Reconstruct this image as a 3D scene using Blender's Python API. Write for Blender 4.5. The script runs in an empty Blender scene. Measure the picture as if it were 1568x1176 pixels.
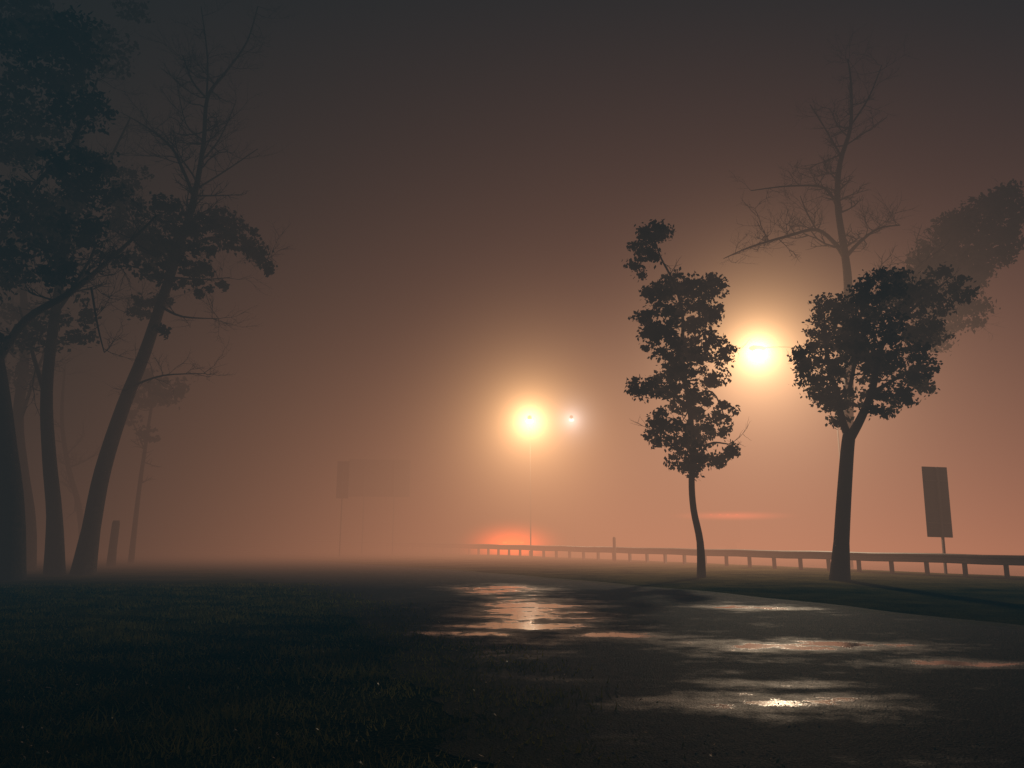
import bpy, math, random
import numpy as np
from mathutils import Vector
random.seed(7); rng=np.random.default_rng(7)
sc=bpy.context.scene
sc.view_settings.view_transform='Standard'; sc.view_settings.look='None'
sc.view_settings.exposure=0; sc.view_settings.gamma=1
EYE=1.4; PITCH=math.radians(11.5)
# ---------------------------------------------------------------- helpers
def at(u,v,d):
    """survey a point: bearing measured on the 1568x1176 print, real distance d in metres"""
    a=(u-784); b=(588-v)
    up=1132*math.sin(PITCH)+math.cos(PITCH)*b; fw=1132*math.cos(PITCH)-math.sin(PITCH)*b
    return Vector((a/fw*d, d, EYE+up/fw*d))
def mat(name):
    m=bpy.data.materials.new(name); m.use_nodes=True; m.node_tree.nodes.clear(); return m,m.node_tree
def N(nt,t,**k):
    n=nt.nodes.new(t)
    for a,b in k.items(): setattr(n,a,b)
    return n
def val(nt,sock,v):
    if hasattr(v,'is_output') : nt.links.new(v,sock)
    else: sock.default_value=v
def M(nt,op,a,b=None,c=None,clamp=False):
    n=N(nt,'ShaderNodeMath',operation=op,use_clamp=clamp)
    val(nt,n.inputs[0],a)
    if b is not None: val(nt,n.inputs[1],b)
    if c is not None: val(nt,n.inputs[2],c)
    return n.outputs[0]
def V(nt,op,a,b=None,s=None):
    n=N(nt,'ShaderNodeVectorMath',operation=op)
    val(nt,n.inputs[0],a)
    if b is not None: val(nt,n.inputs[1],b)
    if s is not None: val(nt,n.inputs['Scale'],s)
    return n.outputs['Value'] if op in('LENGTH','DISTANCE','DOT_PRODUCT') else n.outputs[0]
def SM(nt,v,a,b,c=0,d=1):
    n=N(nt,'ShaderNodeMapRange',interpolation_type='SMOOTHSTEP'); val(nt,n.inputs[0],v)
    for i,x in enumerate((a,b,c,d)): n.inputs[i+1].default_value=x
    return n.outputs[0]
def simple(name,col,rough=.7,metal=0,scale=8,var=.35,bump=0.0):
    m,nt=mat(name); o=N(nt,'ShaderNodeOutputMaterial'); p=N(nt,'ShaderNodeBsdfPrincipled')
    tc=N(nt,'ShaderNodeTexCoord'); no=N(nt,'ShaderNodeTexNoise'); no.inputs['Scale'].default_value=scale; no.inputs['Detail'].default_value=5
    nt.links.new(tc.outputs['Object'],no.inputs['Vector'])
    r=N(nt,'ShaderNodeValToRGB'); r.color_ramp.elements[0].position=.3; r.color_ramp.elements[1].position=.7
    r.color_ramp.elements[0].color=[c*(1-var) for c in col]+[1]; r.color_ramp.elements[1].color=[c*(1+var) for c in col]+[1]
    nt.links.new(no.outputs[0],r.inputs[0]); nt.links.new(r.outputs[0],p.inputs['Base Color'])
    p.inputs['Roughness'].default_value=rough; p.inputs['Metallic'].default_value=metal
    if bump:
        b=N(nt,'ShaderNodeBump'); b.inputs['Strength'].default_value=bump; b.inputs['Distance'].default_value=.05
        nt.links.new(no.outputs[0],b.inputs['Height']); nt.links.new(b.outputs[0],p.inputs['Normal'])
    nt.links.new(p.outputs[0],o.inputs[0]); return m
def obj(name,verts,faces,m=None,parent=None,smooth=False):
    me=bpy.data.meshes.new(name); me.from_pydata([tuple(v) for v in verts] if not isinstance(verts,np.ndarray) else verts.tolist(),[],faces if isinstance(faces,list) else faces.tolist())
    if smooth: me.polygons.foreach_set('use_smooth',[True]*len(me.polygons))
    me.update(); o=bpy.data.objects.new(name,me); sc.collection.objects.link(o)
    if m: me.materials.append(m)
    if parent: o.parent=parent
    return o
def empty(name):
    e=bpy.data.objects.new(name,None); sc.collection.objects.link(e); e.empty_display_size=.3; return e
class G:
    def __init__(s): s.v=[]; s.f=[]
    def box(s,c,d,rz=0,rx=0,ry=0):
        from mathutils import Euler
        R=Euler((rx,ry,rz)).to_matrix(); k=len(s.v)
        for x in(-.5,.5):
            for y in(-.5,.5):
                for z in(-.5,.5): s.v.append(R@Vector((x*d[0],y*d[1],z*d[2]))+Vector(c))
        s.f+=[[k+i for i in q] for q in((0,1,3,2),(4,6,7,5),(0,4,5,1),(2,3,7,6),(0,2,6,4),(1,5,7,3))]
    def tube(s,pts,rad,n=8,sub=4):
        P=[Vector(p) for p in pts]
        if sub>1 and len(P)>2:
            Q=[];R=[]
            for i in range(len(P)-1):
                a=P[max(i-1,0)];b=P[i];c=P[i+1];d=P[min(i+2,len(P)-1)]
                for j in range(sub):
                    t=j/sub
                    Q.append(.5*((2*b)+(c-a)*t+(2*a-5*b+4*c-d)*t*t+(3*b-a-3*c+d)*t**3)); R.append(rad[i]*(1-t)+rad[i+1]*t)
            Q.append(P[-1]);R.append(rad[-1]); P,rad=Q,R
        k=len(s.v); m=len(P)
        for i in range(m):
            d=(P[min(i+1,m-1)]-P[max(i-1,0)]).normalized()
            x=d.cross(Vector((.13,.97,.2))).normalized(); y=d.cross(x)
            for j in range(n):
                a=2*math.pi*j/n; s.v.append(P[i]+(x*math.cos(a)+y*math.sin(a))*rad[i])
        for i in range(m-1):
            for j in range(n):
                s.f.append([k+i*n+j,k+i*n+(j+1)%n,k+(i+1)*n+(j+1)%n,k+(i+1)*n+j])
        s.f.append([k+j for j in range(n)][::-1]); s.f.append([k+(m-1)*n+j for j in range(n)])
        return P,rad
    def twig(s,p,d,L,r,depth):
        n=4; P=[p.copy()];q=p.copy();dd=d.normalized()
        for i in range(n):
            dd=(dd+Vector((random.gauss(0,.2),random.gauss(0,.2),random.gauss(0,.14)+.05))).normalized(); q=q+dd*L/n; P.append(q.copy())
        s.tube(P,[r*(1-.7*i/n) for i in range(n+1)],n=5 if depth>1 else 4,sub=1)
        if depth>0:
            for i in range(1,n+1):
                for _ in range(random.choice((1,2))):
                    e=(dd+Vector((random.gauss(0,.7),random.gauss(0,.7),random.gauss(0,.45)+.1))).normalized()
                    s.twig(P[i],e,L*random.uniform(.4,.65),r*.5,depth-1)
def leafmesh(name,blobs,m,parent,size=.17,dens=50,clump=.3):
    """blobs: (centre Vector, rx, rz) -> many leaf quads in sub-clumps"""
    C=[]
    for c,rx,rz in blobs:
        ry=(rx+rz)/2
        nc=max(4,int(dens*rx*rz))
        u=rng.normal(size=(nc,3)); u/=np.linalg.norm(u,axis=1)[:,None]; u*=(rng.uniform(.1,1,(nc,1))**.45)
        cc=np.array(c)+u*np.array([rx,ry,rz])
        for q in cc:
            k=int(rng.uniform(22,46)); s=clump*rng.uniform(.6,1.25)
            C.append(q+rng.normal(size=(k,3))*np.array([s,s,s*.7])*.55)
        ko=int(nc*3)
        u=rng.normal(size=(ko,3)); u/=np.linalg.norm(u,axis=1)[:,None]
        C.append(np.array(c)+u*np.array([rx,ry,rz])*rng.uniform(.9,1.2,(ko,1)))
    P=np.concatenate(C); n=len(P)
    d=rng.normal(size=(n,3)); d[:,2]-=.7; d/=np.linalg.norm(d,axis=1)[:,None]
    e=np.cross(d,rng.normal(size=(n,3))); e/=np.linalg.norm(e,axis=1)[:,None]
    L=size*rng.uniform(.55,1.35,(n,1)); W=L*.33
    v=np.stack([P-d*L*.5,P+e*W-d*L*.05,P+d*L*.5,P-e*W-d*L*.05],1).reshape(-1,3)
    f=np.arange(4*n).reshape(-1,4)
    return obj(name,v,f,m,parent)
# ---------------------------------------------------------------- materials
bark=simple('bark',(.05,.042,.035),.95,scale=6,bump=.6)
def leafmat(name,col,tr=.2):
    m,nt=mat(name); o=N(nt,'ShaderNodeOutputMaterial'); p=N(nt,'ShaderNodeBsdfDiffuse'); t=N(nt,'ShaderNodeBsdfTranslucent'); mx=N(nt,'ShaderNodeMixShader')
    tc=N(nt,'ShaderNodeTexCoord'); no=N(nt,'ShaderNodeTexNoise'); no.inputs['Scale'].default_value=1.4; no.inputs['Detail'].default_value=1; nt.links.new(tc.outputs['Object'],no.inputs['Vector'])
    r=N(nt,'ShaderNodeValToRGB'); r.color_ramp.elements[0].position=.35; r.color_ramp.elements[1].position=.7
    r.color_ramp.elements[0].color=[c*.6 for c in col]+[1]; r.color_ramp.elements[1].color=[c*1.5 for c in col]+[1]
    nt.links.new(no.outputs[0],r.inputs[0]); nt.links.new(r.outputs[0],p.inputs['Color']); nt.links.new(r.outputs[0],t.inputs['Color'])
    mx.inputs[0].default_value=tr
    nt.links.new(p.outputs[0],mx.inputs[1]); nt.links.new(t.outputs[0],mx.inputs[2]); nt.links.new(mx.outputs[0],o.inputs[0]); return m
leafA=leafmat('leaves',(.055,.055,.03)); leafB=leafmat('leaves_dark',(.04,.05,.035))
steel=simple('galvanised_steel',(.2,.19,.18),.6,.2,scale=3,var=.2)
polem=simple('painted_pole',(.075,.07,.065),.95,0,scale=3,var=.2)
woodm=simple('weathered_post',(.12,.1,.08),.85,scale=12)
signback=simple('sign_back',(.12,.115,.11),.7,.1,scale=2,var=.2)
paint=simple('car_paint',(.08,.08,.09),.35,.2,scale=1,var=.05)
rubber=simple('tyre',(.02,.02,.02),.9)
glass=simple('car_glass',(.02,.02,.025),.1)
def emis(name,col,s):
    m,nt=mat(name); o=N(nt,'ShaderNodeOutputMaterial'); e=N(nt,'ShaderNodeEmission'); e.inputs[0].default_value=(*col,1); e.inputs[1].default_value=s
    nt.links.new(e.outputs[0],o.inputs[0]); m.cycles.emission_sampling='NONE'; return m
# ground
m_g,nt=mat('grass_ground'); o=N(nt,'ShaderNodeOutputMaterial'); p=N(nt,'ShaderNodeBsdfDiffuse'); tc=N(nt,'ShaderNodeTexCoord')
n1=N(nt,'ShaderNodeTexNoise'); n1.inputs['Scale'].default_value=.6; n1.inputs['Detail'].default_value=8; n1.inputs['Roughness'].default_value=.7
n2=N(nt,'ShaderNodeTexNoise'); n2.inputs['Scale'].default_value=30; n2.inputs['Detail'].default_value=4
for n in(n1,n2): nt.links.new(tc.outputs['Object'],n.inputs['Vector'])
r=N(nt,'ShaderNodeValToRGB'); r.color_ramp.elements[0].position=.4; r.color_ramp.elements[1].position=.64
r.color_ramp.elements[0].color=(.012,.018,.01,1); r.color_ramp.elements[1].color=(.12,.10,.04,1)
nt.links.new(M(nt,'MULTIPLY_ADD',n2.outputs[0],.5,M(nt,'MULTIPLY',n1.outputs[0],.5)),r.inputs[0]); nt.links.new(r.outputs[0],p.inputs['Color'])
b=N(nt,'ShaderNodeBump'); b.inputs['Distance'].default_value=.06; nt.links.new(n2.outputs[0],b.inputs['Height']); nt.links.new(b.outputs[0],p.inputs['Normal'])
nt.links.new(p.outputs[0],o.inputs[0])
# asphalt with wet film and puddles
def asphalt(name):
    m,nt=mat(name); o=N(nt,'ShaderNodeOutputMaterial'); p=N(nt,'ShaderNodeBsdfPrincipled'); tc=N(nt,'ShaderNodeTexCoord')
    at_=N(nt,'ShaderNodeAttribute',attribute_name='wet'); ed=N(nt,'ShaderNodeAttribute',attribute_name='verge')
    mp=N(nt,'ShaderNodeMapping'); mp.inputs['Scale'].default_value=(.7,1.25,1); mp.inputs['Rotation'].default_value=(0,0,.25); nt.links.new(tc.outputs['Object'],mp.inputs[0])
    a=N(nt,'ShaderNodeTexNoise'); a.inputs['Scale'].default_value=1.2; a.inputs['Detail'].default_value=8; a.inputs['Roughness'].default_value=.66
    g=N(nt,'ShaderNodeTexNoise'); g.inputs['Scale'].default_value=55; g.inputs['Detail'].default_value=3
    h=N(nt,'ShaderNodeTexNoise'); h.inputs['Scale'].default_value=5; h.inputs['Detail'].default_value=5
    nt.links.new(mp.outputs[0],a.inputs['Vector'])
    for n in(g,h): nt.links.new(tc.outputs['Object'],n.inputs['Vector'])
    w=M(nt,'ADD',at_.outputs['Fac'],M(nt,'MULTIPLY',M(nt,'SUBTRACT',a.outputs[0],.5),4.6))
    w=M(nt,'ADD',w,M(nt,'MULTIPLY',M(nt,'SUBTRACT',h.outputs[0],.5),1.2))
    w=M(nt,'ADD',w,M(nt,'MULTIPLY',M(nt,'SUBTRACT',g.outputs[0],.5),.7))
    edge=SM(nt,M(nt,'ADD',ed.outputs['Fac'],M(nt,'MULTIPLY',M(nt,'SUBTRACT',h.outputs[0],.5),1.6)),.4,.7)
    dry=M(nt,'SUBTRACT',1,edge)
    pud=M(nt,'MULTIPLY',SM(nt,w,.32,.5),dry); damp=M(nt,'MULTIPLY',SM(nt,w,-1.0,.4),dry)
    rough=M(nt,'SUBTRACT',M(nt,'SUBTRACT',.74,M(nt,'MULTIPLY',damp,.3)),M(nt,'MULTIPLY',pud,.31))
    nt.links.new(rough,p.inputs['Roughness'])
    nt.links.new(M(nt,'MULTIPLY_ADD',pud,.52,M(nt,'MULTIPLY_ADD',damp,.15,.03)),p.inputs['Specular IOR Level'])
    r=N(nt,'ShaderNodeValToRGB'); r.color_ramp.elements[0].position=.3; r.color_ramp.elements[1].position=.75
    r.color_ramp.elements[0].color=(.014,.014,.015,1); r.color_ramp.elements[1].color=(.09,.082,.075,1); nt.links.new(g.outputs[0],r.inputs[0])
    mx=N(nt,'ShaderNodeMix',data_type='RGBA'); nt.links.new(pud,mx.inputs[0]); nt.links.new(r.outputs[0],mx.inputs[6]); mx.inputs[7].default_value=(.012,.012,.012,1)
    m2=N(nt,'ShaderNodeMix',data_type='RGBA'); nt.links.new(edge,m2.inputs[0]); nt.links.new(mx.outputs[2],m2.inputs[6]); m2.inputs[7].default_value=(.035,.036,.018,1)
    nt.links.new(m2.outputs[2],p.inputs['Base Color'])
    b=N(nt,'ShaderNodeBump'); b.inputs['Distance'].default_value=.03; nt.links.new(M(nt,'ADD',g.outputs[0],h.outputs[0]),b.inputs['Height'])
    nt.links.new(M(nt,'SUBTRACT',.8,M(nt,'MULTIPLY',pud,.76)),b.inputs['Strength']); nt.links.new(b.outputs[0],p.inputs['Normal'])
    nt.links.new(p.outputs[0],o.inputs[0]); return m
m_road=asphalt('wet_asphalt')
# ---------------------------------------------------------------- ground & roads
obj('ground',[(-600,-60,0),(600,-60,0),(600,900,0),(-600,900,0)],[[0,1,2,3]],m_g)
def interp(keys,y):
    ys=[k[0] for k in keys]; return np.interp(y,ys,[k[1] for k in keys])
Lk=[(-6,5.5),(0,2.6),(4.5,.8),(7,.0),(9.9,-.9),(14,-2.3),(20.5,-5.2),(30,-11),(42,-21),(60,-38)]
Rk=[(-6,20),(0,14),(7,10.2),(11.5,7.8),(18.2,5.0),(24,1.6),(31,-2.8),(42,-11.5),(60,-26)]
puddles=[(.3,14.5,1.35,4.5),(.2,12.0,1.5,1.0),(3.6,9.9,1.8,.65),(5.2,8.6,1.5,.3),(2.3,6.7,1.1,.45),(2.6,7.5,.9,.25),(4.7,15,1.2,.6),(1.4,10.9,1.3,.45),(-.3,20,1.5,2.2),(-.8,11.2,1.3,.4)]
nu,nv=110,300; ys=-6+66*(np.linspace(0,1,nv)**1.7); vs=[];wet=[];vg=[]
for y in ys:
    l=interp(Lk,y)+.14*math.sin(y*2.1)+.1*math.sin(y*5.3+1)+.08*math.sin(y*11.7)-.8; r_=interp(Rk,y)+.1*math.sin(y*1.7)+.4
    for i in range(nu):
        x=l+(r_-l)*i/(nu-1); vs.append((x,y,.004))
        k=max(math.exp(-((x-a)/c)**2-((y-b)/d)**2) for a,b,c,d in puddles)
        wet.append(k*2.0-1.25)
        vg.append(max(1-(x-l)/2.2,1-(r_-x)/1.2,0))
fs=[[j*nu+i,j*nu+i+1,(j+1)*nu+i+1,(j+1)*nu+i] for j in range(nv-1) for i in range(nu-1)]
road=obj('wet_road',vs,fs,m_road)
a=road.data.attributes.new('wet','FLOAT','POINT'); a.data.foreach_set('value',wet)
a=road.data.attributes.new('verge','FLOAT','POINT'); a.data.foreach_set('value',vg)
# rail line
A=Vector((16.3,24.3,0)); D=Vector((-18.3,27.7,0)).normalized(); Nn=Vector((D.y,-D.x,0))
if Nn.y<0: Nn=-Nn
hv=[];hf=[];hw=[]
for j in range(120):
    t=-40+j*1.6
    for k,o_ in enumerate((1.8,5,8,11,14.5)):
        q=A+D*t+Nn*(o_+.15*math.sin(t*1.3+k)); hv.append((q.x,q.y,.004)); hw.append(1.2)
for j in range(119):
    for k in range(4): hf.append([j*5+k,j*5+k+1,(j+1)*5+k+1,(j+1)*5+k])
hwy=obj('highway',hv,hf,m_road); a=hwy.data.attributes.new('wet','FLOAT','POINT'); a.data.foreach_set('value',hw)
# guardrail
gr=empty('guardrail')
prof=[(0,.43),(.05,.46),(.05,.52),(-.02,.56),(-.02,.62),(.05,.66),(.05,.72),(0,.75),(-.02,.75),(.02,.71),(.02,.67),(-.05,.63),(-.05,.55),(.02,.51),(.02,.47),(-.02,.43)]
g=G(); seg=70
for j in range(seg+1):
    q=A+D*(-20+j*1.28+.64)+Vector((0,0,.012*math.sin(j*1.9)))
    for (o_,z) in prof: g.v.append(q-Nn*(o_+.1)+Vector((0,0,z)))
n=len(prof)
for j in range(seg):
    for i in range(n): g.f.append([j*n+i,j*n+(i+1)%n,(j+1)*n+(i+1)%n,(j+1)*n+i])
obj('beam',g.v,g.f,steel,gr)
g=G(); ang=math.atan2(D.y,D.x)
for j in range(seg):
    q=A+D*(-20+j*1.28); g.box((q.x,q.y,.35),(.1,.14,.74),rz=ang+random.uniform(-.05,.05),ry=random.uniform(-.02,.02))
obj('posts',g.v,g.f,steel,gr)
g=G(); q=at(941,850,40.2); g.tube([(q.x,q.y,0),(q.x,q.y,1.2),(q.x,q.y,1.27)],[.08,.08,.05],n=10,sub=1); g.box((q.x,q.y-.085,1.05),(.1,.02,.16))
obj('marker_post',g.v,g.f,woodm)
def sign(name,bx,by,w,h,z0,ang,lean,posts,th=.03):
    e=empty(name); e.location=(bx,by,0); e.rotation_euler=(0,lean,ang)
    g=G(); g.box((0,0,z0+h/2),(w,th,h)); o=obj('panel',g.v,g.f,signback,e); bv=o.modifiers.new('b','BEVEL'); bv.width=.01
    g=G()
    for x in posts: g.box((x,-.07,(z0+h)/2),(.07,.08,z0+h-.02))
    for z in(z0+h*.2,z0+h*.8): g.box((0,-.045+.01,z),(w*.9,.03,.05))
    obj('posts',g.v,g.f,steel,e)
sign('road_sign',15.5,27.4,.97,2.55,1.3,.08,math.radians(1.6),(.05,))
q=at(578,830,50.5); sign('highway_sign',q.x,q.y,4.1,2.5,3.9,.15,0,(-1.0,1.0),th=.1)
q=at(521,830,46.5); sign('information_sign',q.x,q.y,.75,2.3,3.6,.1,0,(0,),th=.15)
# ---------------------------------------------------------------- street lamps
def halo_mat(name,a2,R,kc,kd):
    """lamp glow painted as emissive volume: inverse falloff from the lamp (object space origin)"""
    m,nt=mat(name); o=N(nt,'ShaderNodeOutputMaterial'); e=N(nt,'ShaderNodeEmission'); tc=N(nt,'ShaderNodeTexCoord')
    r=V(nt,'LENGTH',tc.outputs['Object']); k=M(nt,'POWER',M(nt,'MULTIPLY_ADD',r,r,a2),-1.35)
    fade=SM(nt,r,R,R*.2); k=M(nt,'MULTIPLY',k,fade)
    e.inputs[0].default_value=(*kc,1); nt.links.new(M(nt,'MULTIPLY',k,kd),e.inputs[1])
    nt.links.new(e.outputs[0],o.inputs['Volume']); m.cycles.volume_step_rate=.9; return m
def lamp(name,head,dx,dy,col,power,kc,kd,a2,R,r=.22):
    e=empty(name); hx,hy,hz=head; H=Vector(head); off=Vector((dx,dy,0)); B=H+off; u=off.normalized()
    g=G()
    g.tube([(B.x,B.y,0),(B.x,B.y,hz*.5),(B.x,B.y,hz-.3)],[.05,.042,.033],n=10,sub=1)
    g.tube([B+Vector((0,0,-.4)),B-off*.15+Vector((0,0,.1)),B-off*.6+Vector((0,0,.32)),H+u*.3+Vector((0,0,.25))],[.033,.032,.03,.03],n=8)
    g.box((B.x,B.y,.15),(.25,.25,.3)); obj('pole',g.v,g.f,polem,e)
    g=G(); Z_=Vector((0,0,.22))
    g.tube([H-u*.4+Z_,H-u*.2+Z_,H+u*.2+Z_,H+u*.4+Z_],[.06,.15,.14,.05],n=12,sub=2); obj('housing',g.v,g.f,polem,e,True)
    bpy.ops.mesh.primitive_uv_sphere_add(radius=r,segments=20,ring_count=12,location=(hx,hy,hz)); o=bpy.context.object; o.name='lens'; o.scale=(1.1,.9,.7)
    o.data.materials.append(emis(name+'_lens',col,40)); o.parent=e
    L=bpy.data.lights.new(name+'_bulb','SPOT'); L.energy=power; L.color=col; L.shadow_soft_size=.25; L.spot_size=math.radians(168); L.spot_blend=.35; L.cycles.max_bounces=0
    lo=bpy.data.objects.new('bulb',L); sc.collection.objects.link(lo); lo.location=(hx,hy,hz-.5); lo.parent=e
    bpy.ops.mesh.primitive_ico_sphere_add(subdivisions=3,radius=R,location=(hx,hy,hz)); o=bpy.context.object; o.name='emissive_glow'  # self-glowing sphere in place of light scattered around the lamp
    o.data.materials.append(halo_mat(name+'_halo_glow',a2,R,kc,kd)); o.parent=e
hA=at(811,645,49); hB=at(875,643,60); hC=at(1160,540,36)
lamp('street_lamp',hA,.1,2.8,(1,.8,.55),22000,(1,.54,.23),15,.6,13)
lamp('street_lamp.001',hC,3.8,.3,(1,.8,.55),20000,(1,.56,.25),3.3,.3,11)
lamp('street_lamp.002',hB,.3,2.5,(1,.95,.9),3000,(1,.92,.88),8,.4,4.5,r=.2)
# ---------------------------------------------------------------- distant traffic, tail light glow painted as emissive volumes
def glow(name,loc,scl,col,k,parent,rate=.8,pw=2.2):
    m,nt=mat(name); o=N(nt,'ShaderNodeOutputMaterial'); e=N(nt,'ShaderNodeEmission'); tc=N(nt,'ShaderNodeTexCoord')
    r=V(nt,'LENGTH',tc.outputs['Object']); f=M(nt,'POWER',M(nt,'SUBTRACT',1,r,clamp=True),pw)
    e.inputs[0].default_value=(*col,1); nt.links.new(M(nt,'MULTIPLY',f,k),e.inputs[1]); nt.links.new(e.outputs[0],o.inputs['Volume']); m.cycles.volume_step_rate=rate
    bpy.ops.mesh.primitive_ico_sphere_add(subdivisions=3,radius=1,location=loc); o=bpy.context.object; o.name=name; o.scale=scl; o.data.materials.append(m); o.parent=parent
tail=emis('tail_light',(1,.06,.02),25)
car=empty('car'); cx,cy=at(786,820,57).x,57
def P(x,y,z): return (cx+x,cy+y,z)
sil=[(0,.35),(0,.75),(.12,.95),(.7,1.02),(1.15,1.42),(2.5,1.46),(3.3,1.0),(4.3,.85),(4.45,.6),(4.45,.35)]
g=G()
for sx in(-.87,-.8,.8,.87):
    for (yy,zz) in sil:
        tx=sx*(1-.18*max(0,zz-.95)/.5); g.v.append(Vector(P(tx,yy,zz if abs(sx)<.85 else zz-.03)))
n=len(sil)
for k in range(3):
    for i in range(n): g.f.append([k*n+i,k*n+(i+1)%n,(k+1)*n+(i+1)%n,(k+1)*n+i])
g.f.append(list(range(n))[::-1]); g.f.append([3*n+i for i in range(n)]); obj('body',g.v,g.f,paint,car)
g=G()
for x in(-.8,.8):
    for y in(.85,3.5): g.tube([P(x-.1,y,.33),P(x+.1,y,.33)],[.33,.33],n=18,sub=1)
obj('wheels',g.v,g.f,rubber,car)
g=G(); g.box(P(0,.9,1.24),(1.25,.03,.32),rx=-.85); obj('rear_window',g.v,g.f,glass,car)
g=G(); g.box(P(-.65,-.02,.8),(.3,.05,.14)); g.box(P(.65,-.02,.8),(.3,.05,.14)); obj('tail_lights',g.v,g.f,tail,car)
glow('emissive_glow',P(-.1,-3,.7),(5.0,3.5,2.3),(1,.10,.012),17,car,pw=3.0)
truck=empty('truck'); cx,cy=at(1110,820,58).x,58
g=G(); g.box(P(0,3.2,1.95),(2.4,6.4,2.3)); o=obj('cargo_box',g.v,g.f,paint,truck); bv=o.modifiers.new('b','BEVEL'); bv.width=.06
g=G(); g.box(P(0,7.4,1.45),(2.2,1.7,1.9)); g.box(P(0,3.6,.65),(1.0,8.2,.25)); o=obj('cab_and_chassis',g.v,g.f,paint,truck); bv=o.modifiers.new('b','BEVEL'); bv.width=.12
g=G()
for x in(-.95,.95):
    for y in(1.3,2.4,7.0): g.tube([P(x-.15,y,.48),P(x+.15,y,.48)],[.48,.48],n=18,sub=1)
obj('wheels',g.v,g.f,rubber,truck)
g=G()
for x in(-1.0,-.3,.3,1.0): g.box(P(x,-.03,2.9),(.2,.05,.09))
obj('marker_lights',g.v,g.f,emis('marker_light',(1,.08,.03),5),truck)
glow('emissive_glow',P(0,-2.5,2.75),(5.2,2.5,.42),(1,.13,.05),5,truck,pw=1.6,rate=.6)
# ---------------------------------------------------------------- trees
def tree(name,branches,blobs,d,lm,lsize=.17,dens=50,clump=.3,twigs=0,depth=1,tl=1.0,dj=.9):
    e=empty(name); g=G(); eye=Vector((0,0,EYE))
    def place(u,v):
        q=at(u,v,d); off=dj*math.sin(u*.035+1.3)*min(1,max(0,(760-v)/150))
        return eye+(q-eye)*(1+off/d)
    for pts in branches:
        P_=[];R_=[]
        for i,(u,v,r) in enumerate(pts):
            q=place(u,v)
            if i==0 and v>800: q.z=-.1
            P_.append(q);R_.append(r)
        if pts[0][1]>800: R_[0]*=1.25
        Q,R=g.tube(P_,R_,n=9)
        if twigs:
            k=len(Q)
            for _ in range(int(twigs*k)):
                i=random.randint(k//3,k-1)
                if R[i]>.16: continue
                dirn=Vector((random.gauss(0,1),random.gauss(0,1),random.gauss(.35,.6)))
                g.twig(Q[i],dirn,tl*random.uniform(.5,1.1),max(.012,R[i]*.4),depth)
    B=[]
    for (u,v,a,b) in blobs:
        c=place(u,v); c.y+=random.uniform(-1,1)*.4; s=d/1110
        B.append((c,a*s*.88,b*s*.88))
    obj('trunk_and_limbs',g.v,g.f,bark,e,True)
    if B: leafmesh('foliage',B,lm,e,lsize,dens,clump)
    return e
tree('young_tree',
 [[(1074,886,.13),(1072,830,.12),(1062,780,.11),(1059,735,.105),(1062,690,.1),(1055,620,.085),(1045,550,.07),(1045,480,.055),(1030,430,.04),(1012,395,.03),(1000,360,.02)],
  [(1060,715,.05),(1085,680,.04),(1115,680,.02)],[(1058,690,.05),(1030,670,.035),(1005,660,.02)],[(1055,625,.05),(1020,600,.035),(970,608,.02)],[(1052,610,.05),(1090,600,.03),(1110,640,.02)],[(1046,550,.04),(1090,550,.03),(1115,530,.02)],[(1045,500,.04),(1000,500,.02)],[(1045,480,.04),(1080,450,.02)]],
 [(1003,350,32,18),(988,372,20,20),(980,405,14,20),(1018,352,16,16),(1000,390,14,18),(1045,438,52,26),(1088,445,26,24),(1010,450,28,22),(1005,490,32,30),(1060,485,46,34),(1096,470,16,20),
  (1010,522,36,30),(1070,530,42,34),(1108,548,16,22),(1040,560,38,28),(1095,578,28,18),(1030,588,46,22),(983,598,26,20),(1060,620,40,22),(1112,634,18,20),(1005,640,18,14),
  (1020,665,34,26),(1078,660,42,26),(1108,690,20,14),(1052,700,36,26),(1085,705,24,14),(1058,722,14,10)],
 25.4,leafA,.16,62,.2,twigs=.5,tl=.8)
tree('deciduous_tree',
 [[(1285,890,.27),(1288,830,.24),(1292,760,.225),(1297,690,.21),(1300,665,.2)],
  [(1300,672,.14),(1290,645,.12),(1280,600,.09),(1265,540,.06),(1262,480,.03)],
  [(1298,676,.17),(1318,640,.14),(1336,595,.11),(1350,530,.08),(1390,480,.05),(1450,430,.03)],
  [(1300,600,.07),(1310,540,.06),(1310,460,.03)],[(1338,600,.07),(1380,575,.05),(1410,560,.02)],[(1283,610,.06),(1250,590,.04),(1225,560,.02)]],
 [(1275,500,38,48),(1240,548,28,32),(1255,600,28,30),(1300,560,52,50),(1350,520,54,60),(1390,560,34,38),(1300,612,40,24),(1365,610,40,24),(1335,452,44,36),(1264,462,22,20),(1285,640,16,10),(1230,580,14,22),
  (1345,632,24,10),(1405,500,34,40),(1415,590,10,16),(1310,480,40,38),(1395,450,40,34),(1425,470,30,34),(1218,545,8,14),(1375,425,30,18),(1440,515,16,18),(1440,425,22,22),(1465,450,22,24)],
 24.0,leafA,.155,60,.22,twigs=.4,tl=.8)
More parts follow.
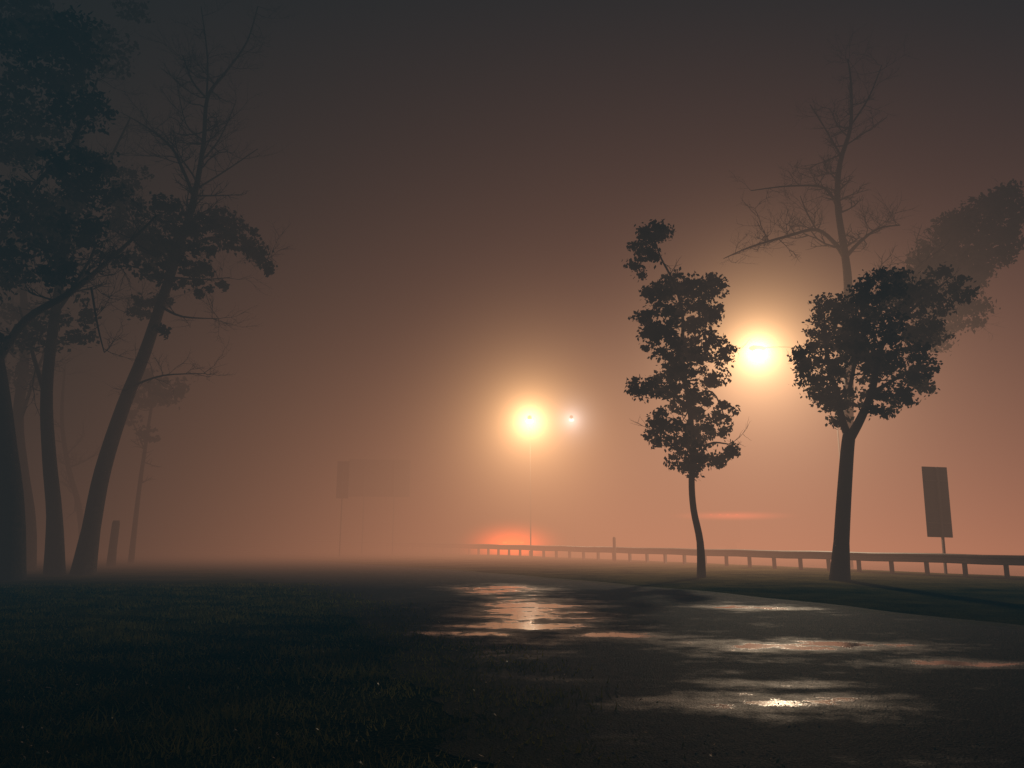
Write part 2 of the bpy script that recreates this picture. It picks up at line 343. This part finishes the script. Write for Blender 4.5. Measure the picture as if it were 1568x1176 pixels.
tree('deciduous_tree.001',
 [[(1287,884,.24),(1292,780,.22),(1297,700,.21),(1299,640,.2),(1299,500,.19),(1298,430,.18),(1292,380,.16),(1282,310,.13),(1286,250,.11),(1302,195,.08),(1303,130,.05),(1298,90,.02)],
  [(1296,400,.12),(1280,375,.1),(1250,352,.08),(1205,362,.06),(1150,378,.04),(1108,396,.02)],
  [(1284,320,.08),(1262,288,.06),(1210,285,.035),(1150,292,.02)],
  [(1294,395,.1),(1315,372,.07),(1345,350,.04),(1378,345,.02)],
  [(1288,240,.05),(1265,200,.035),(1240,160,.02)],[(1304,190,.05),(1330,150,.03),(1350,100,.015)],
  [(1250,352,.04),(1235,325,.03),(1225,300,.015)],
  [(1296,520,.15),(1340,480,.13),(1400,430,.11),(1460,390,.07),(1530,340,.03)],[(1400,430,.06),(1450,460,.04),(1490,480,.02)]],
 [(1435,385,38,42),(1490,360,50,42),(1538,325,32,40),(1528,380,28,34),(1462,430,50,40),(1410,440,46,40),(1480,480,28,32),(1440,490,40,28),(1380,440,34,30),(1500,315,30,20),(1475,400,54,44),(1440,525,20,14),(1540,300,24,20),(1455,350,36,26),(1412,400,26,26)],
 30.5,leafA,.2,40,.3,twigs=.8,depth=2,tl=1.5)
tree('leaning_tree',
 [[(128,874,.36),(140,810,.31),(158,720,.28),(190,620,.25),(222,540,.22),(250,455,.18),(278,370,.14),(298,300,.11),(312,220,.085),(318,150,.07),(345,112,.05),(378,65,.035),(395,10,.02)],
  [(297,300,.07),(280,260,.06),(262,225,.05),(225,195,.03),(185,172,.015)],
  [(318,152,.045),(295,125,.035),(280,85,.02)],[(316,160,.045),(318,90,.03),(308,10,.015)],
  [(300,290,.04),(345,262,.03),(395,228,.015)],[(306,250,.04),(335,215,.03),(360,160,.015)],
  [(272,390,.08),(320,365,.06),(370,370,.04),(418,405,.02)],[(265,410,.06),(220,350,.05),(180,330,.03)],
  [(248,470,.06),(280,485,.035),(335,488,.015)],[(262,425,.05),(310,428,.03),(352,425,.015)],
  [(205,590,.05),(250,575,.03),(312,572,.012)],[(250,455,.04),(205,470,.03),(190,480,.01)],[(312,215,.03),(285,190,.02),(270,120,.01)]],
 [(340,335,36,22),(372,368,38,24),(398,392,24,18),(412,408,12,10),(330,365,46,26),(290,345,44,26),(250,330,46,26),(205,352,40,28),(280,385,52,28),(318,418,30,18),(262,420,52,22),(228,458,36,16),(300,440,22,14),(350,350,22,12),
  (205,262,28,14),(190,285,26,16),(250,508,18,8),(385,390,28,14),(230,390,50,28),(190,310,34,24),(240,370,50,32),(340,440,12,10),(205,480,24,12)],
 27,leafB,.17,40,.18,twigs=.9,depth=2,tl=1.3)
tree('deciduous_tree.002',
 [[(20,880,.34),(22,780,.3),(12,680,.27),(-2,570,.25),(-30,420,.2),(-50,250,.15)],
  [(-8,560,.15),(40,490,.13),(105,450,.1),(160,405,.08),(215,355,.05),(240,330,.03)],
  [(105,450,.05),(145,380,.04),(130,330,.03)],[(140,440,.04),(150,500,.03),(160,540,.015)],
  [(-30,420,.1),(40,300,.08),(110,220,.05),(150,120,.03)]],
 [(40,330,80,60),(100,260,60,40),(20,200,90,70),(110,350,50,30),(150,300,44,26),(60,100,90,60),(-20,420,60,60),(170,390,30,16),(120,170,50,40),(20,20,90,50),(150,240,38,20),(95,420,40,22),(60,400,60,40),(110,60,60,50)],
 24,leafB,.2,28,.34,twigs=.7,depth=2,tl=1.4)
tree('deciduous_tree.003',
 [[(86,868,.3),(84,790,.26),(76,700,.23),(72,600,.2),(85,480,.17),(105,350,.12),(120,200,.08),(135,60,.04)],
  [(74,620,.09),(50,540,.07),(30,470,.04)],[(85,480,.09),(130,420,.06),(170,380,.03)],[(105,350,.07),(160,260,.05),(200,180,.03)]],
 [(110,480,44,24),(150,60,60,30),(60,30,80,50),(180,100,34,20),(90,330,60,40),(205,15,36,20),(130,520,26,12),(60,520,50,30)],
 27,leafB,.2,18,.34,twigs=.8,depth=2,tl=1.5)
tree('deciduous_tree.004',
 [[(40,872,.33),(44,800,.28),(34,720,.25),(28,640,.22),(40,520,.17),(30,380,.1)],[(30,650,.08),(60,560,.06),(90,500,.03)]],
 [(40,480,50,30),(-20,540,60,40),(10,400,60,50),(30,580,50,24)],31,leafB,.22,13,.36,twigs=.8,depth=2,tl=1.5)
tree('deciduous_tree.005',
 [[(-12,885,.3),(2,800,.26),(-6,700,.24),(-30,560,.2)]],[(-40,520,60,60)],24,leafB,.22,10,.36)
tree('young_tree.001',
 [[(203,838,.12),(212,760,.1),(222,690,.09),(235,610,.06),(250,570,.03)],[(222,690,.04),(205,650,.03),(190,630,.015)]],
 [(255,598,28,16),(232,580,24,16),(215,610,24,14),(225,665,16,12),(200,640,18,12),(275,595,14,12),(240,610,26,12)],37,leafB,.24,24,.3,twigs=.7)
tree('bare_tree',[[(132,850,.18),(122,780,.14),(105,715,.12),(95,640,.09),(100,560,.04)]],[],39,leafB,twigs=.8,depth=2,tl=1.5)
g=G(); q=at(172,848,34); g.tube([(q.x,q.y,-.1),(q.x,q.y,.8),(q.x+.03,q.y,1.9),(q.x+.03,q.y,2.0)],[.2,.17,.16,.1],n=10,sub=2); obj('tree_stump',g.v,g.f,bark,None,True)
# ---------------------------------------------------------------- grass
def blades(name,n,ymin,ymax,m):
    y=ymin+(ymax-ymin)*rng.uniform(0,1,n)**1.5
    l=np.interp(y,[k[0] for k in Lk],[k[1] for k in Lk])+.14*np.sin(y*2.1)+.1*np.sin(y*5.3+1)+.5*np.sin(y*.9)
    w=y*.75+2.5
    x=l+.9-(l+.9+w)*rng.uniform(0,1,n)**.9
    keep=((np.sin(x*3.1+np.sin(y*2.3)*2)+np.sin(y*4.7+x*1.9)+rng.normal(0,1.2,n))>-.6)&(rng.uniform(0,1,n)<np.clip((l+.9-x)/2.0,0,1))
    x=x[keep];y=y[keep];n=len(x)
    h=rng.uniform(.02,.07,n)*(1+.8*(np.sin(x*1.7+y)*np.sin(y*1.3)>.4)); a=rng.uniform(0,6.28,n); w_=rng.uniform(.003,.007,n)*(1+y*.06)
    lx=rng.normal(0,.5,n)*h; ly=rng.normal(0,.5,n)*h
    b=np.stack([x,y,np.zeros(n)],1); e=np.stack([np.cos(a)*w_,np.sin(a)*w_,np.zeros(n)],1)
    t=np.stack([x+lx,y+ly,h],1); v=np.stack([b-e,b+e,t],1).reshape(-1,3)
    return obj(name,v,np.arange(3*n).reshape(-1,3),m)
blades('grass',120000,2.2,22,leafmat('grass_blade',(.18,.165,.05),.45))
n=900; y=2.6+10*rng.uniform(0,1,n)**1.4; x=np.interp(y,[k[0] for k in Lk],[k[1] for k in Lk])+1.2-rng.uniform(0,1,n)*(y*.7+2.5)
v=[];f=[]
for i in range(n):
    s=rng.uniform(.008,.022); a=rng.uniform(0,6.28); k=len(v); c,s_=math.cos(a)*s,math.sin(a)*s; z=rng.uniform(.015,.05)
    v+=[(x[i]+c,y[i]+s_,z+rng.normal()*.012),(x[i]-s_*.5,y[i]+c*.5,z),(x[i]-c,y[i]-s_,z+rng.normal()*.012),(x[i]+s_*.5,y[i]-c*.5,z+.005)]; f.append([k,k+1,k+2,k+3])
obj('fallen_leaves',v,f,simple('dead_leaf',(.4,.26,.1),.3,scale=4))
n=2200; y=rng.uniform(3.2,14,n); x=np.interp(y,[k[0] for k in Lk],[k[1] for k in Lk])+rng.uniform(0,1,n)**1.3*9
v=[];f=[]
for i in range(n):
    s=rng.uniform(.003,.010); k=len(v)
    for dx,dy,dz in((1,0,0),(0,1,0),(-1,0,0),(0,-1,0),(0,0,1)): v.append((x[i]+dx*s*rng.uniform(.6,1.2),y[i]+dy*s*rng.uniform(.6,1.2),.004+dz*s*.8))
    f+=[[k,k+1,k+4],[k+1,k+2,k+4],[k+2,k+3,k+4],[k+3,k,k+4]]
obj('gravel',v,f,simple('stone',(.16,.15,.14),.3))
# ---------------------------------------------------------------- fog bank, warm glow put in as emission
m,nt=mat('fog'); o=N(nt,'ShaderNodeOutputMaterial'); ab=N(nt,'ShaderNodeVolumeAbsorption'); ab.inputs[0].default_value=(0,0,0,1)
em=N(nt,'ShaderNodeEmission'); ge=N(nt,'ShaderNodeNewGeometry'); pos=ge.outputs['Position']
sx=N(nt,'ShaderNodeSeparateXYZ'); nt.links.new(pos,sx.inputs[0]); X,Y,Z=sx.outputs
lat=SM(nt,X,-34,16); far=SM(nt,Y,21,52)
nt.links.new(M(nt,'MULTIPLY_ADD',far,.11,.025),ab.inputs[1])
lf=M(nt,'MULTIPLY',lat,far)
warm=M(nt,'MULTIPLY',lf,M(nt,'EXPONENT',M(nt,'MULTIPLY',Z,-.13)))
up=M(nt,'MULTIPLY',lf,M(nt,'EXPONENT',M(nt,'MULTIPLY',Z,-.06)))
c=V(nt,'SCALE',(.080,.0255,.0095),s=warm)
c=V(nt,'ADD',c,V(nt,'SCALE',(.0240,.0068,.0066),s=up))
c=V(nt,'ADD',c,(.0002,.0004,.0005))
for (h,kk,col) in((hA,5.4,(1,.50,.24)),(hC,2.3,(1,.56,.33))):  # light cones below the lamps, painted into the fog emission
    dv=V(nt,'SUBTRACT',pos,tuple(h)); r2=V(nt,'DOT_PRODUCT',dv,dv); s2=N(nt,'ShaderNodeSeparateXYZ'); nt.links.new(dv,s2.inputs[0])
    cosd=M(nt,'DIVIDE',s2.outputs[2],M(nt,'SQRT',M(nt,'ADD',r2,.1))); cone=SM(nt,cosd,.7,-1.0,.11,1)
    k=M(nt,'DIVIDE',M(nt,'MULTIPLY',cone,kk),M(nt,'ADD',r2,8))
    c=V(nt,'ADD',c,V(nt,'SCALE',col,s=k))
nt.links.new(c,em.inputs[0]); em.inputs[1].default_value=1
ad=N(nt,'ShaderNodeAddShader'); nt.links.new(ab.outputs[0],ad.inputs[0]); nt.links.new(em.outputs[0],ad.inputs[1]); nt.links.new(ad.outputs[0],o.inputs['Volume'])
m.cycles.volume_step_rate=1.3
g=G(); g.box((0,50.5,15.5),(130,61,33)); obj('fog',g.v,g.f,m)
m,nt=mat('teal_glow_mist'); o=N(nt,'ShaderNodeOutputMaterial'); ab=N(nt,'ShaderNodeVolumeAbsorption'); ab.inputs[0].default_value=(0,0,0,1); ab.inputs[1].default_value=.025
em=N(nt,'ShaderNodeEmission'); em.inputs[0].default_value=(.00022,.00066,.00088,1); em.inputs[1].default_value=1  # teal glow put into the near mist to lift the dark foreground
ad=N(nt,'ShaderNodeAddShader'); nt.links.new(ab.outputs[0],ad.inputs[0]); nt.links.new(em.outputs[0],ad.inputs[1]); nt.links.new(ad.outputs[0],o.inputs['Volume'])
g=G(); g.box((0,4.99,15.5),(130,30,33)); obj('fog.001',g.v,g.f,m)
# ---------------------------------------------------------------- sky
w=bpy.data.worlds.new('World'); sc.world=w; w.use_nodes=True; nt=w.node_tree; bg=nt.nodes['Background']
sky=N(nt,'ShaderNodeTexSky',sky_type='NISHITA'); sky.sun_disc=False; sky.sun_elevation=math.radians(1); sky.sun_rotation=math.radians(160)
nt.links.new(sky.outputs[0],bg.inputs[0]); bg.inputs[1].default_value=.013; w.cycles.sampling_method='NONE'
# ---------------------------------------------------------------- camera
cam=bpy.data.cameras.new('camera'); cam.sensor_width=36; cam.lens=26; cam.clip_end=3000; cam.clip_start=.05
co=bpy.data.objects.new('camera',cam); sc.collection.objects.link(co); co.location=(0,0,EYE); co.rotation_euler=(math.radians(90)+PITCH,0,0); sc.camera=co
